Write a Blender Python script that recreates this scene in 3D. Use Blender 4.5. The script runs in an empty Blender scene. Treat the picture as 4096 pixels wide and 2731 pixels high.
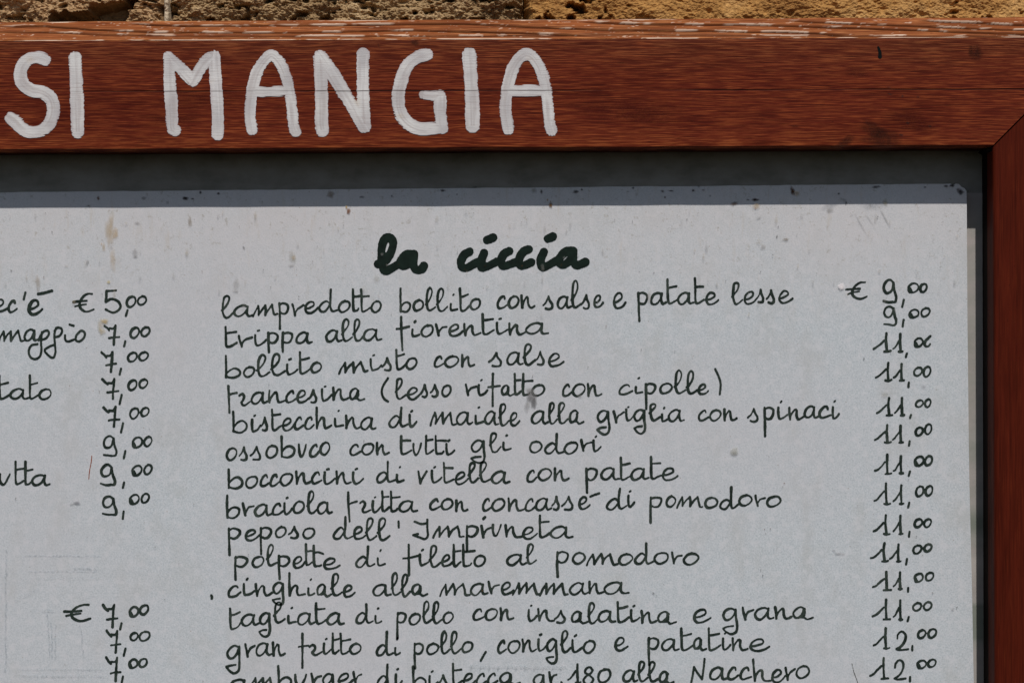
import bpy, math, random
import numpy as np
from mathutils import Vector

# ------------------------------------------------------------------ camera, light, exposure
S = 0.0001            # metres per photograph pixel in the plane of the frame's front face
D = 0.95              # camera distance to that plane
CX, CY = 2048.0, 1365.5
scene = bpy.context.scene
C = scene.collection

cam_d = bpy.data.cameras.new("camera"); cam = bpy.data.objects.new("camera", cam_d); C.objects.link(cam)
cam_d.sensor_width = 22.3
cam_d.lens = 22.3 * D / (4096 * S)
cam_d.clip_start = 0.01; cam_d.clip_end = 50
cam.location = (0, -D, 0); cam.rotation_euler = (math.radians(90), 0, 0)
scene.camera = cam

SUN_DIR = Vector((0.143, -1.0, 1.486)).normalized()      # from the wall towards the sun
elev = math.asin(SUN_DIR.z); azim = math.atan2(SUN_DIR.x, SUN_DIR.y)
world = bpy.data.worlds.new("World"); scene.world = world; world.use_nodes = True
wn = world.node_tree
sky = wn.nodes.new("ShaderNodeTexSky"); sky.sky_type = 'NISHITA'; sky.sun_disc = False
sky.sun_elevation = elev; sky.sun_rotation = azim
wn.links.new(sky.outputs[0], wn.nodes["Background"].inputs[0])
wn.nodes["Background"].inputs[1].default_value = 0.055
sl = bpy.data.lights.new("sun", 'SUN'); so = bpy.data.objects.new("sun", sl); C.objects.link(so)
sl.energy = 3.15; sl.angle = math.radians(0.5); sl.color = (1.0, 0.955, 0.91)
so.rotation_euler = SUN_DIR.to_track_quat('Z', 'Y').to_euler()
so.location = SUN_DIR * 3
scene.view_settings.view_transform = 'Standard'; scene.view_settings.look = 'None'
scene.view_settings.exposure = 0.0; scene.view_settings.gamma = 1.0

rnd = random.Random(7)

# ------------------------------------------------------------------ helpers
def P(px, py, d=0.0):
    """point seen at photograph pixel (px,py) lying d metres behind the frame's front plane"""
    k = S * (1 + d / D)
    return ((px - CX) * k, d, (CY - py) * k)

def link(name, me, mat=None, parent=None, loc=None):
    o = bpy.data.objects.new(name, me); C.objects.link(o)
    if mat is not None: me.materials.append(mat)
    if parent is not None: o.parent = parent
    if loc is not None: o.location = loc
    return o

def mesh(name, V, F, origin=(0, 0, 0), smooth=False):
    me = bpy.data.meshes.new(name)
    V = np.asarray(V, dtype=float) - np.asarray(origin, dtype=float)
    me.from_pydata(V.tolist(), [], F)
    me.update()
    if smooth: me.polygons.foreach_set('use_smooth', [True] * len(me.polygons))
    return me

def grid_faces(nr, nc):
    i = np.arange(nr - 1)[:, None] * nc + np.arange(nc - 1)[None, :]
    return np.stack([i, i + 1, i + nc + 1, i + nc], -1).reshape(-1, 4).tolist()

def empty(name, loc, label, cat, group=None):
    o = bpy.data.objects.new(name, None); C.objects.link(o); o.location = loc
    o.empty_display_size = 0.02
    o['label'] = label; o['category'] = cat
    if group: o['group'] = group
    return o

def attr(me, name, vals):
    a = me.attributes.new(name, 'FLOAT', 'POINT'); a.data.foreach_set('value', np.asarray(vals, dtype=np.float32))

_tab = np.random.RandomState(11).rand(256, 256)
def vnoise(x, y):
    xi = np.floor(x).astype(int); yi = np.floor(y).astype(int)
    fx = x - xi; fy = y - yi
    fx = fx * fx * (3 - 2 * fx); fy = fy * fy * (3 - 2 * fy)
    a = _tab[xi & 255, yi & 255]; b = _tab[(xi + 1) & 255, yi & 255]
    c = _tab[xi & 255, (yi + 1) & 255]; d = _tab[(xi + 1) & 255, (yi + 1) & 255]
    return (a * (1 - fx) + b * fx) * (1 - fy) + (c * (1 - fx) + d * fx) * fy
def fbm(x, y, oct=4, gain=.5):
    s = 0; a = 1; t = 0
    for k in range(oct):
        s = s + a * vnoise(x * 2 ** k + 17.3 * k, y * 2 ** k + 5.1 * k); t += a; a *= gain
    return s / t

# ------------------------------------------------------------------ material helper
class M:
    def __init__(s, name, rough=.6, spec=.5):
        s.m = bpy.data.materials.new(name); s.m.use_nodes = True
        s.t = s.m.node_tree; s.n = s.t.nodes; s.l = s.t.links
        s.b = s.n["Principled BSDF"]; s.out = s.n["Material Output"]
        s.b.inputs['Roughness'].default_value = rough
        s.b.inputs['Specular IOR Level'].default_value = spec
        s.pos = s.n.new('ShaderNodeNewGeometry').outputs['Position']
    def lk(s, a, b): s.l.new(a, b)
    def setin(s, sock, v):
        if isinstance(v, bpy.types.NodeSocket): s.l.new(v, sock)
        else: sock.default_value = v
    def mapped(s, scale, loc=(0, 0, 0), rot=(0, 0, 0)):
        n = s.n.new('ShaderNodeMapping'); n.inputs['Scale'].default_value = scale
        n.inputs['Location'].default_value = loc; n.inputs['Rotation'].default_value = rot
        s.lk(s.pos, n.inputs['Vector']); return n.outputs[0]
    def noise(s, vec, scale=1, detail=3, rough=.5, dist=0):
        n = s.n.new('ShaderNodeTexNoise'); s.lk(vec, n.inputs['Vector'])
        n.inputs['Scale'].default_value = scale; n.inputs['Detail'].default_value = detail
        n.inputs['Roughness'].default_value = rough; n.inputs['Distortion'].default_value = dist
        return n.outputs[0]
    def vor(s, vec, scale=1, feat='F1'):
        n = s.n.new('ShaderNodeTexVoronoi'); n.feature = feat; s.lk(vec, n.inputs['Vector']); n.inputs['Scale'].default_value = scale
        return n.outputs['Distance']
    def ramp(s, fac, stops, interp='LINEAR'):
        n = s.n.new('ShaderNodeValToRGB'); n.color_ramp.interpolation = interp
        e = n.color_ramp.elements
        while len(e) < len(stops): e.new(.5)
        for k, (p, c) in enumerate(stops):
            e[k].position = p
            e[k].color = (c, c, c, 1) if isinstance(c, (int, float)) else (*c, 1)
        s.lk(fac, n.inputs[0]); return n.outputs[0]
    def math(s, op, a, b=0.0, c=0.0):
        n = s.n.new('ShaderNodeMath'); n.operation = op
        for i, v in enumerate((a, b, c)): s.setin(n.inputs[i], v)
        return n.outputs[0]
    def mix(s, f, a, b, mode='MIX'):
        n = s.n.new('ShaderNodeMix'); n.data_type = 'RGBA'; n.blend_type = mode
        s.setin(n.inputs[0], f)
        for sock, v in ((n.inputs[6], a), (n.inputs[7], b)):
            if isinstance(v, tuple): v = (*v, 1) if len(v) == 3 else v
            s.setin(sock, v)
        return n.outputs[2]
    def attr(s, name):
        n = s.n.new('ShaderNodeAttribute'); n.attribute_name = name; return n.outputs['Fac']
    def xyz(s):
        n = s.n.new('ShaderNodeSeparateXYZ'); s.lk(s.pos, n.inputs[0]); return n.outputs
    def color(s, v):
        s.setin(s.b.inputs['Base Color'], (*v, 1) if isinstance(v, tuple) else v)
    def bump(s, h, dist, strength=1.0, prev=None):
        n = s.n.new('ShaderNodeBump'); s.lk(h, n.inputs['Height'])
        n.inputs['Distance'].default_value = dist; n.inputs['Strength'].default_value = strength
        if prev is not None: s.lk(prev, n.inputs['Normal'])
        s.lk(n.outputs[0], s.b.inputs['Normal']); return n.outputs[0]
    def alpha(s, a):
        tr = s.n.new('ShaderNodeBsdfTransparent'); mx = s.n.new('ShaderNodeMixShader')
        s.setin(mx.inputs[0], a); s.lk(tr.outputs[0], mx.inputs[1]); s.lk(s.b.outputs[0], mx.inputs[2])
        s.lk(mx.outputs[0], s.out.inputs['Surface'])

def grain(m, horiz=True):
    sc = lambda a, b: (a, 150, b) if horiz else (b, 150, a)
    fine = m.noise(m.mapped(sc(75, 2300)), 1, 3, .65, .25)
    mid = m.noise(m.mapped(sc(26, 900), (3, 1, 2)), 1, 4, .65, .1)
    big = m.noise(m.mapped(sc(9, 45), (7, 2, 5)), 1, 3, .55, .5)
    return fine, mid, big

def crack_mask(m):
    """hairline crack running along the rail"""
    x, y, z = m.xyz()
    wob = m.noise(m.mapped((25, 0, 0)), 1, 3, .6)
    line = m.math('MULTIPLY_ADD', x, .0026, .1003)
    line = m.math('MULTIPLY_ADD', m.math('SUBTRACT', wob, .5), .0012, line)
    dd = m.math('ABSOLUTE', m.math('SUBTRACT', z, line))
    core = m.ramp(m.math('MULTIPLY', dd, 1000.0), [(0.10, 1.0), (0.30, 0.0)])
    pres = m.ramp(m.noise(m.mapped((9, 0, 0), (4.1, 0, 0)), 1, 1), [(.40, 0.0), (.52, 1.0)])
    return m.math('MULTIPLY', core, pres)

def wood(name, horiz, dark, mid_, light, rough=.55, crack=False, chips=False, streak=.5):
    m = M(name, rough, .06)
    fine, mid, big = grain(m, horiz)
    c = m.ramp(fine, [(.36, dark), (.50, mid_), (.63, light)])
    c2 = m.ramp(mid, [(.34, tuple(v * .60 for v in mid_)), (.52, mid_), (.70, tuple(v * 1.35 for v in mid_))])
    c = m.mix(streak, c2, c)
    bl = m.ramp(big, [(.3, (.70, .62, .62)), (.5, (1, 1, 1)), (.72, (1.0, 1.0, 1.0))])
    c = m.mix(.85, c, bl, 'MULTIPLY')
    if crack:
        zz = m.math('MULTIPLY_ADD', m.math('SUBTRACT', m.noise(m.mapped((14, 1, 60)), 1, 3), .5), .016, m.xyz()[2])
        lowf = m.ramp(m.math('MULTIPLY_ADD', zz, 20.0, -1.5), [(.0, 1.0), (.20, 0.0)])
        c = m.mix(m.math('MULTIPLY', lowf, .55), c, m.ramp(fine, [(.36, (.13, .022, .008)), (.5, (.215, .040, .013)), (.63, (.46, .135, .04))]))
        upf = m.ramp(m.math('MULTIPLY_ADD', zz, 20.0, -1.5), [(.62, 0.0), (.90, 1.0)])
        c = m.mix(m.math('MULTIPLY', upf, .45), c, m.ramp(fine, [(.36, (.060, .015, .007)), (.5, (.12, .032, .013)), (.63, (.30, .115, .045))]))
    lt = m.noise(m.mapped((85, 150, 2500) if horiz else (1900, 150, 60), (11, 3, 8)), 1, 2, .5)
    c = m.mix(m.ramp(lt, [(.59, 0.0), (.72, .70 if horiz else .25)]), c, tuple(min(1, v * 1.25) for v in light))
    dk2 = m.noise(m.mapped((45, 150, 2100) if horiz else (1500, 150, 40), (1, 13, 4)), 1, 3, .6)
    c = m.mix(m.ramp(dk2, [(.56, 0.0), (.68, .75 if horiz else .5)]), c, tuple(v * .8 for v in dark))
    # small dark pores
    pore = m.ramp(m.noise(m.mapped((260, 200, 1500) if horiz else (1500, 200, 260), (5, 5, 5)), 1, 2, .7), [(.66, 0.0), (.74, 1.0)])
    c = m.mix(m.math('MULTIPLY', pore, .55), c, tuple(v * .5 for v in dark))
    h = m.math('ADD', m.math('MULTIPLY', fine, .6), m.math('MULTIPLY', mid, .7))
    if crack:
        k = crack_mask(m)
        c = m.mix(k, c, (.008, .003, .002)); h = m.math('SUBTRACT', h, m.math('MULTIPLY', k, 2.0))
    if chips:
        ch = m.attr('chip')
        c = m.mix(ch, c, m.ramp(fine, [(.3, (.42, .25, .16)), (.7, (.80, .60, .46))]))
        dk = m.attr('groove')
        c = m.mix(m.math('MULTIPLY', dk, .8), c, (.015, .006, .004))
    m.color(c)
    m.bump(h, .00013, .7)
    return m.m

# ------------------------------------------------------------------ materials
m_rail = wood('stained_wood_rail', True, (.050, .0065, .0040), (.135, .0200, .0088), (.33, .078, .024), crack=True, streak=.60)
m_bevel = wood('worn_wood_bevel', True, (.13, .030, .012), (.25, .075, .024), (.48, .20, .075), crack=False, chips=True, streak=.35)
m_stile = wood('dark_wood_stile', False, (.050, .0060, .0026), (.082, .0105, .0040), (.150, .026, .0075), rough=.55, streak=.2)
m_gap_black = wood('gap_black', False, (.008, .004, .003), (.010, .005, .004), (.014, .007, .005), rough=.7)  # near black for the mitre joint and the painted shadow gap

def paper():
    m = M('weathered_paper', .75, .25)
    fi = m.noise(m.mapped((1, 1, 1)), 1500, 4, .7)
    md = m.noise(m.mapped((1, 1, .6), (1, 2, 3)), 90, 4, .6)
    lo = m.noise(m.mapped((1, 1, 1), (4, 2, 3)), 9, 2, .5)
    c = m.ramp(fi, [(.34, (.470, .512, .535)), (.5, (.585, .618, .640)), (.66, (.675, .700, .722))])
    c = m.mix(m.ramp(md, [(.50, 0.0), (.72, .42)]), c, (.50, .50, .48))
    c = m.mix(m.ramp(m.noise(m.mapped((1, 1, 1), (3, 7, 1)), 260, 3, .65), [(.36, .55), (.5, 0.0)]), c, (.70, .70, .72))
    c = m.mix(m.ramp(lo, [(.4, 0.0), (.7, .45)]), c, (.62, .585, .60))
    # warm dirt and run-down streaks, stronger towards the top edge where rain gets in
    x, y, z = m.xyz()
    topm = m.ramp(m.math('MULTIPLY', z, 10.0), [(.05, 0.0), (.45, 1.0)])
    c = m.mix(m.math('MULTIPLY', m.ramp(m.noise(m.mapped((1, 1, 1), (6, 1, 1)), 14, 3, .6), [(.3, .25), (.65, .85)]), topm), c, (.665, .625, .625))
    st = m.noise(m.mapped((330, 1, 55), (2, 0, 9)), 1, 4, .65, .3)
    c = m.mix(m.math('MULTIPLY', m.ramp(st, [(.58, 0.0), (.74, .40)]), topm), c, (.52, .45, .36))
    sp = m.noise(m.mapped((1, 1, 1), (8, 8, 8)), 420, 3, .75)
    c = m.mix(m.math('MULTIPLY', m.ramp(sp, [(.60, 0.0), (.70, .6)]), topm), c, (.38, .35, .30))
    c = m.mix(m.ramp(m.vor(m.mapped((1, 1, 1)), 170), [(.012, .75), (.05, 0.0)]), c, (.30, .22, .15))
    m.color(c); m.bump(m.math('ADD', fi, md), .00010, .55)
    return m.m
m_paper = paper()

def simple(name, col, rough=.7, spec=.3, var=.15, scale=800, bump=.0001):
    m = M(name, rough, spec)
    n = m.noise(m.mapped((1, 1, 1)), scale, 3, .6)
    m.color(m.mix(n, tuple(v * (1 - var) for v in col), tuple(v * (1 + var) for v in col)))
    if bump: m.bump(n, bump, .5)
    return m.m
def pen():
    m = M('black_green_ink', .8, .12)
    a = m.noise(m.mapped((1, 1, 1)), 210, 3, .6); b = m.noise(m.mapped((1, 1, 1), (3, 3, 3)), 2400, 2, .6)
    c = m.ramp(a, [(.34, (.010, .017, .013)), (.52, (.020, .031, .024)), (.70, (.055, .070, .058))])
    c = m.mix(m.ramp(b, [(.5, 0.0), (.7, .5)]), c, (.060, .085, .070)); m.color(c); return m.m
m_ink = pen()
m_title = simple('dark_green_marker', (.0065, .0150, .0105), .6, .15, .95, 420, 0)

def backing():
    m = M('backing_board', .7, .3)
    a = m.noise(m.mapped((60, 1, 110)), 1, 4, .6)
    c = m.ramp(a, [(.35, (.205, .195, .170)), (.52, (.262, .248, .222)), (.7, (.31, .295, .27))])  # base darkened to paint the shaded band under the rail
    m.color(c); m.bump(a, .0002, .5); return m.m
m_back = backing()

def paint():
    m = M('white_brush_paint', .5, .3)
    fine, mid, big = grain(m, True)
    cov = m.attr('depth')               # 0 at the brush edge .. 1 inside
    n = m.noise(m.mapped((60, 60, 60), (2, 2, 2)), 1, 3)
    base = m.mix(m.ramp(n, [(.38, 0.0), (.60, 1.0)]), (.56, .53, .525), (.77, .745, .72))
    gl = m.noise(m.mapped((95, 80, 2600), (1, 4, 2)), 1, 3, .7, .2)
    br = m.attr('brush')
    base = m.mix(m.ramp(br, [(.20, .50), (.50, 0.0)]), base, (.46, .395, .38))
    base = m.mix(m.ramp(br, [(.60, 0.0), (.85, .45)]), base, (.84, .80, .785))
    base = m.mix(m.ramp(gl, [(.56, 0.0), (.72, .6)]), base, (.34, .24, .22))
    base = m.mix(m.math('MULTIPLY', crack_mask(m), .8), base, (.05, .03, .03))
    thin = m.math('MULTIPLY', m.ramp(cov, [(.0, 1.0), (.55, 0.0)]), m.ramp(m.noise(m.mapped((45, 45, 60)), 1, 3), [(.4, .15), (.62, .85)]))
    base = m.mix(m.math('MULTIPLY', thin, .55), base, (.50, .38, .39))
    ye = m.ramp(m.noise(m.mapped((70, 70, 70), (9, 3, 6)), 1, 3), [(.64, 0.0), (.74, .5)])
    base = m.mix(ye, base, (.62, .50, .36))
    m.color(base)
    m.bump(m.math('ADD', m.math('MULTIPLY', gl, -1.0), m.math("MULTIPLY", br, .3)), .00018, .6)
    edge = m.math('ADD', m.math('MULTIPLY', cov, 3.2), m.math('ADD', m.math('MULTIPLY', m.math('SUBTRACT', gl, .5), 2.2), m.math('MULTIPLY', m.math('SUBTRACT', br, .45), 1.5)))
    m.alpha(m.ramp(edge, [(.10, 0.0), (.45, 1.0)]))
    return m.m
m_paint = paint()

def stone_mat(name, cols, tint, sc=1.0):
    m = M(name, .9, .15)
    a = m.noise(m.mapped((1, 1, 1.3), (tint, 2, 1)), 55 * sc, 5, .65, .4)
    f = m.noise(m.mapped((1, 1, 1), (tint, 5, 1)), 900, 4, .75)
    c = m.ramp(a, [(.3, cols[0]), (.5, cols[1]), (.7, cols[2])])
    c = m.mix(.75, c, m.ramp(f, [(.3, (.52, .48, .44)), (.5, (.92, .92, .92)), (.72, (1.35, 1.32, 1.25))]), 'MULTIPLY')
    m.color(c); m.bump(f, .0007, 1.0)
    return m.m
m_stA = stone_mat('tan_sandstone', [(.30, .185, .085), (.48, .31, .16), (.66, .46, .26)], 1)
m_stB = stone_mat('grey_brown_sandstone', [(.24, .15, .072), (.42, .285, .145), (.60, .44, .25)], 4)
m_stC = stone_mat('orange_sandstone', [(.34, .165, .05), (.48, .255, .08), (.60, .36, .14)], 7, .6)
m_mort = stone_mat('pale_mortar', [(.50, .40, .28), (.66, .55, .40), (.78, .68, .54)], 3)

def blob_mat(name, rough=.8):
    m = M(name, rough, .1)
    n = m.n.new('ShaderNodeAttribute'); n.attribute_name = 'col'
    m.lk(n.outputs['Color'], m.b.inputs['Base Color'])
    a = m.attr('soft'); ns = m.noise(m.mapped((1, 1, 1)), 700, 3, .7)
    m.alpha(m.math('MULTIPLY', a, m.ramp(ns, [(.25, .35), (.6, 1.0)])))
    return m.m
m_blob = blob_mat('dirt_stains_and_glint')

# ------------------------------------------------------------------ stone wall behind the frame
wall = empty('stone_wall', (0, .06, -.25), 'rough sandstone wall of large sunlit blocks behind the wooden menu frame', 'wall')
WD = .036
def axis(segs):
    out = []
    for a, b, st in segs:
        n = max(1, int(round((b - a) / st))); out.append(np.linspace(a, b, n, endpoint=False))
    out.append([segs[-1][1]]); return np.concatenate(out)

def stone(x0, x1, y0, y1, mat, seed, fine=True, rough=1.0, pits=1.0, hole=None, label=None, zones=None):
    if fine:
        xs = axis([(x0, x1, 3.2)]) if x0 > -400 else axis([(x0, -60, 24), (-60, x1, 3.2)])
        ys = axis([(y0, -110, 22), (-110, 105, 3.0), (105, y1, 40)])
    else:
        xs = axis([(x0, x1, 26)]); ys = axis([(y0, y1, 26)])
    X, Y = np.meshgrid(xs, ys)
    o = seed * 31.7
    h = (fbm(X / 260 + o, Y / 200 + o, 3) - .5) * 90
    h += (fbm(X / 75 + o, Y / 48 + 3, 4, .6) - .5) * 46 * rough
    h += (fbm(X / 15 + o, Y / 10 + 3, 3, .75) - .5) * 24 * rough
    p = fbm(X / 46 + o * 2, Y / 26 + 9, 3, .55)
    if zones is not None: pits = pits + 0 * X + sum(a * np.exp(-((X - c_) / w_) ** 2) for c_, w_, a in zones)
    h -= np.clip(p - .58, 0, 1) * 260 * pits
    # eased edges of the block
    wx = (fbm(Y / 30 + o, X * 0 + 1, 3) - .5) * 16; wy = (fbm(X / 40 + o, Y * 0 + 7, 3) - .5) * 16
    e = np.minimum(np.minimum(X - x0 + wx, x1 - X + wx), np.minimum(Y - y0 + wy, y1 - Y + wy))
    h -= 130 * np.exp(-np.clip(e, 0, None) / 14.0)
    if hole is not None: h = hole(X, Y, h)
    Dp = WD - h * S
    K = S * (1 + WD / D)
    V = np.stack([(X - CX) * K, Dp, (CY - Y) * K], -1).reshape(-1, 3)
    nr, nc = X.shape
    F = grid_faces(nr, nc)
    # side skirt so that the block has real depth
    ring = list(range(nc)) + [r * nc + nc - 1 for r in range(1, nr)] + [(nr - 1) * nc + c for c in range(nc - 2, -1, -1)] + [r * nc for r in range(nr - 2, 0, -1)]
    base = len(V); back = V[ring].copy(); back[:, 1] = WD + .095
    V = np.concatenate([V, back]); n = len(ring)
    F += [[ring[i], base + i, base + (i + 1) % n, ring[(i + 1) % n]] for i in range(n)]
    F = [f[::-1] for f in F]
    me = mesh('stone', V, F, wall.location)
    o_ = link('stone', me, mat, wall)
    if label: o_['label'] = label
    return o_

def hole_a(X, Y, h):
    # deep broken-out pocket whose lip shades it
    n = (fbm(X / 22, Y / 14, 4, .6) - .5)
    lip = np.interp(X, [150, 205, 330, 480, 570, 640], [140, 58, 46, 0, -60, -80]) + n * 40
    right = 548 - (Y * .55) + n * 50
    inside = np.clip((Y - lip) / 5.0, 0, 1) * np.clip((right - X) / 9.0, 0, 1) * np.clip((X - 195) / 20, 0, 1)
    lip2 = np.interp(X, [-20, 20, 60, 90, 120], [150, 62, 52, 62, 140]) + n * 16
    in2 = np.clip((Y - lip2) / 4.0, 0, 1) * np.clip((80 - Y + n * 20) / 10, 0, 1)
    return h + inside * (-760 - h) + in2 * (-55) + np.exp(-((Y - lip) / 26.0) ** 2) * (X > 180) * (X < 600) * 14

stone(-1500, 655, -620, 420, m_stA, 1, rough=1.15, pits=.9, hole=hole_a, label='tan block with a deep broken pocket')
stone(672, 2091, -620, 420, m_stB, 2, rough=1.5, pits=1.35, label='coarse grey brown block with a pitted face')
stone(2095, 4330, -620, 420, m_stC, 3, rough=.55, pits=.22, zones=[(2230, 190, 3.0), (3960, 130, 1.6)], label='smoother orange brown block')
for k, (a, b, c, d, mt) in enumerate([(4350, 5900, -620, 420, m_stA), (-1500, 300, -1500, -645, m_stC), (325, 1900, -1500, -645, m_stA),
        (1925, 3700, -1500, -645, m_stB), (3725, 5900, -1500, -645, m_stC), (4520, 5900, 445, 1500, m_stC), (4520, 5900, 1525, 2700, m_stB), (4520, 5900, 2725, 3900, m_stA)]):
    stone(a, b, c, d, mt, 5 + k, fine=False)
# mortar bed: one uneven sheet behind and between the blocks
xs = axis([(-1500, 630, 30), (630, 700, 3), (700, 5900, 30)]); ys = axis([(-1500, -110, 30), (-110, 105, 3), (105, 3900, 40)])
X, Y = np.meshgrid(xs, ys)
hm = -260 + (fbm(X / 60, Y / 40, 4) - .5) * 30 + 248 * np.exp(-((X - 663) / 20.0) ** 4) + (fbm(X / 9, Y / 9, 3) - .5) * 10
K = S * (1 + WD / D)
me = mesh('mortar', np.stack([(X - CX) * K, WD - hm * S, (CY - Y) * K], -1).reshape(-1, 3), [f[::-1] for f in grid_faces(*X.shape)], wall.location)
link('mortar', me, m_mort, wall)

# ------------------------------------------------------------------ the framed board
board = empty('menu_board', (0, .03, -.2), 'red brown wooden frame with SI MANGIA painted in white along its top rail', 'framed board')
BL = board.location
DB = .0222            # depth of the backing's face
DP = .01543           # depth of the sheet's face
def lerp(a, b, t): return a + (b - a) * t
def y_bot(x): return 602.5 - .0043 * x       # lower arris of the top rail
def y_arr(x): return 165.5 - .0037 * x       # arris between face and bevel
def y_top(x): return 90.0 - .0046 * x        # upper edge
XL = -1300
ANG0 = 3972.0
def x_mitre(y): return ANG0 + (y_bot(3972) - y)

# top rail: lower face, front face
rows = []   # (kind, function giving list of (x,y,depth))
xs_u = np.linspace(0, 1, 340)
prof = [('b', .030, 0), ('b', .010, 0), ('b', .0016, 0), ('b', .0006, -2.0), ('b', .0001, -6.0), ('f', 0, .04), ('f', 0, .5), ('f', 0, .97), ('f', .0001, 1.0)]
V = []
for kind, dep, t in prof:
    if kind == 'b': yr = y_bot(3972) + t
    else: yr = lerp(y_bot(3972) - 6, y_arr(4096), t)
    xe = x_mitre(yr) - 4.0
    for u in xs_u:
        x = XL + u * (xe - XL)
        if kind == 'b': yy = y_bot(x) + t + (vnoise(np.array([x / 160.]), np.array([3.]))[0] - .5) * 2.4
        else: yy = lerp(y_bot(x) - 6, y_arr(x), t)
        p = P(x, yy, 0); V.append((p[0], dep, p[2]))
F = grid_faces(len(prof), len(xs_u))
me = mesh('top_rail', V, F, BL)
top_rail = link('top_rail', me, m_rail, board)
top_rail['label'] = 'wide horizontal top rail lettered in white'

# bevel along the rail's upper edge: weather-split steps, real relief
grooves = [  # polylines x,y in photograph pixels, depth of split, chip strength
    ([(0, 109), (179, 106), (306, 115), (434, 122), (612, 130), (1200, 132), (1661, 122), (1916, 128), (2300, 140), (2460, 146)], 9, .65),
    ([(500, 96), (663, 105), (1200, 104), (1661, 97), (1916, 99), (2120, 110), (2300, 117), (2455, 123), (2838, 125), (3200, 132), (3479, 146)], 9, 1.0),
    ([(2290, 86), (2540, 97), (2965, 100), (3199, 107), (3521, 117), (3800, 128), (4096, 136), (4500, 146)], 11, .8),
    ([(3110, 84), (3479, 100), (3776, 111), (4096, 121), (4500, 132)], 9, 1.0),
    ([(3640, 82), (3819, 90), (4096, 102), (4500, 116)], 12, .7),
    ([(-1300, 128), (0, 129), (306, 134), (612, 144), (1200, 147), (2300, 143)], 5, .35),
    ([(2300, 138), (3096, 143), (3800, 146), (4500, 141)], 4, .3),
    ([(-1300, 104), (-600, 112), (0, 118)], 8, .4),
]
xs_ = np.concatenate([np.linspace(XL, -60, 120, endpoint=False), np.linspace(-60, 4440, 1500)])
nv = 64
tv = np.linspace(0, 1, nv)
X, T = np.meshgrid(xs_, tv)
wav = (fbm(xs_ / 420, xs_ * 0 + 2, 2) - .5) * 7
YY = (y_arr(X) * (1 - T) + (y_top(X) + wav[None, :]) * T)
H = (fbm(X / 60, YY / 4.0, 3) - .5) * 2.2
chip = np.zeros_like(X); grv = np.zeros_like(X)
cn = fbm(X / 95, YY / 12, 3); cn2 = fbm(X / 240 + 5, YY / 30, 2)
for gi, (pl, dep, cs) in enumerate(grooves):
    gx = [p[0] for p in pl]; gy = [p[1] for p in pl]
    g = np.interp(X, gx, gy) + (fbm(X / 130 + gi * 9, X * 0 + gi, 3) - .5) * 4
    live = np.clip((X - gx[0]) / 90, 0, 1) * np.clip((gx[-1] - X) / 120, 0, 1)
    d = YY - g                     # >0 below the groove
    H -= 1.5 * dep * live * np.exp(-(d / 2.4) ** 2)
    H += dep * .42 * live * np.exp(-np.clip(-d, 0, None) / 6.0) * (d < 0)
    grv = np.maximum(grv, live * np.exp(-(d / 2.2) ** 2) * np.clip(cs + .35, 0, 1))
    w = 1.5 + 3.6 * np.clip(cn2 - .35, 0, 1) * 2
    c = ((d < -2.0) & (d > -2.8 - w)) * np.clip((cn - (.62 - .14 * cs)) * 14, 0, 1) * live
    chip = np.maximum(chip, c)
da = y_arr(X) - YY                 # chipped arris along the front
c = ((da < 3.2 + 3 * (cn2 - .5))) * np.clip((cn + (cn2 - .5) * .5 - .45) * 12, 0, 1)
chip = np.maximum(chip, c * .9)
dt = YY - (y_top(X) + wav[None, :])
chip = np.maximum(chip, (dt < 6 * (fbm(X / 90, X * 0 + 4, 3))) * np.clip((cn2 - .56) * 16, 0, 1))
chip = np.maximum(chip, .75 * np.clip((fbm(X / 26 + 3, YY / 4.5, 3, .6) - .745) * 26, 0, 1))
BD = .0095
dep = T * BD
nrm = np.array([0, -.62, .78])
base = np.stack([(X - CX) * S * (1 + dep / D), dep, (CY - YY) * S * (1 + dep / D)], -1)
pos = base + nrm[None, None, :] * (H * S)[..., None]
# trim at the mitre
lim = x_mitre(YY) - 4.0
sc_ = np.clip((lim - XL) / (4440 - XL), 0, 2)
pos[..., 0] = (XL - CX) * S + (pos[..., 0] - (XL - CX) * S) * sc_
V = pos.reshape(-1, 3)
nc = X.shape[1]
back_row = V[-nc:].copy(); back_row[:, 1] = .030
V = np.concatenate([V, back_row])
me = mesh('bevel', V, grid_faces(nv + 1, nc), BL, smooth=True)
attr(me, 'chip', np.concatenate([chip.reshape(-1), np.zeros(nc)])); attr(me, 'groove', np.concatenate([grv.reshape(-1), np.zeros(nc)]))
bev = link('worn_bevel', me, m_bevel, top_rail)
bev['label'] = 'weather-split bevelled upper edge with pale chips'

# right stile
x_in = lambda y: 3972 + (y - 590) * .0028
YB = 3500
V = []; prof = [(.012, 0), (.0024, 0), (.0013, 1.2), (.0006, 4), (.00015, 9), (0, 16), (0, 60), (0, 430), (.0095, 505), (.03, 505)]
vs = np.linspace(0, 1, 120)
for dep_, off in prof:
    y0 = y_bot(3972) - off + 2.5 * (off > 0) + 1.0
    for v in vs:
        y = y0 + v * (YB - y0)
        p = P(x_in(y) + off, y, 0); V.append((p[0], dep_, p[2]))
F = [f[::-1] for f in grid_faces(len(prof), len(vs))]
me = mesh('side_rail', V, F, BL)
me.polygons.foreach_set('use_smooth', [True] * len(me.polygons))
side = link('side_rail', me, m_stile, board); side['label'] = 'darker plain side rail joined by a mitre'
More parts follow.
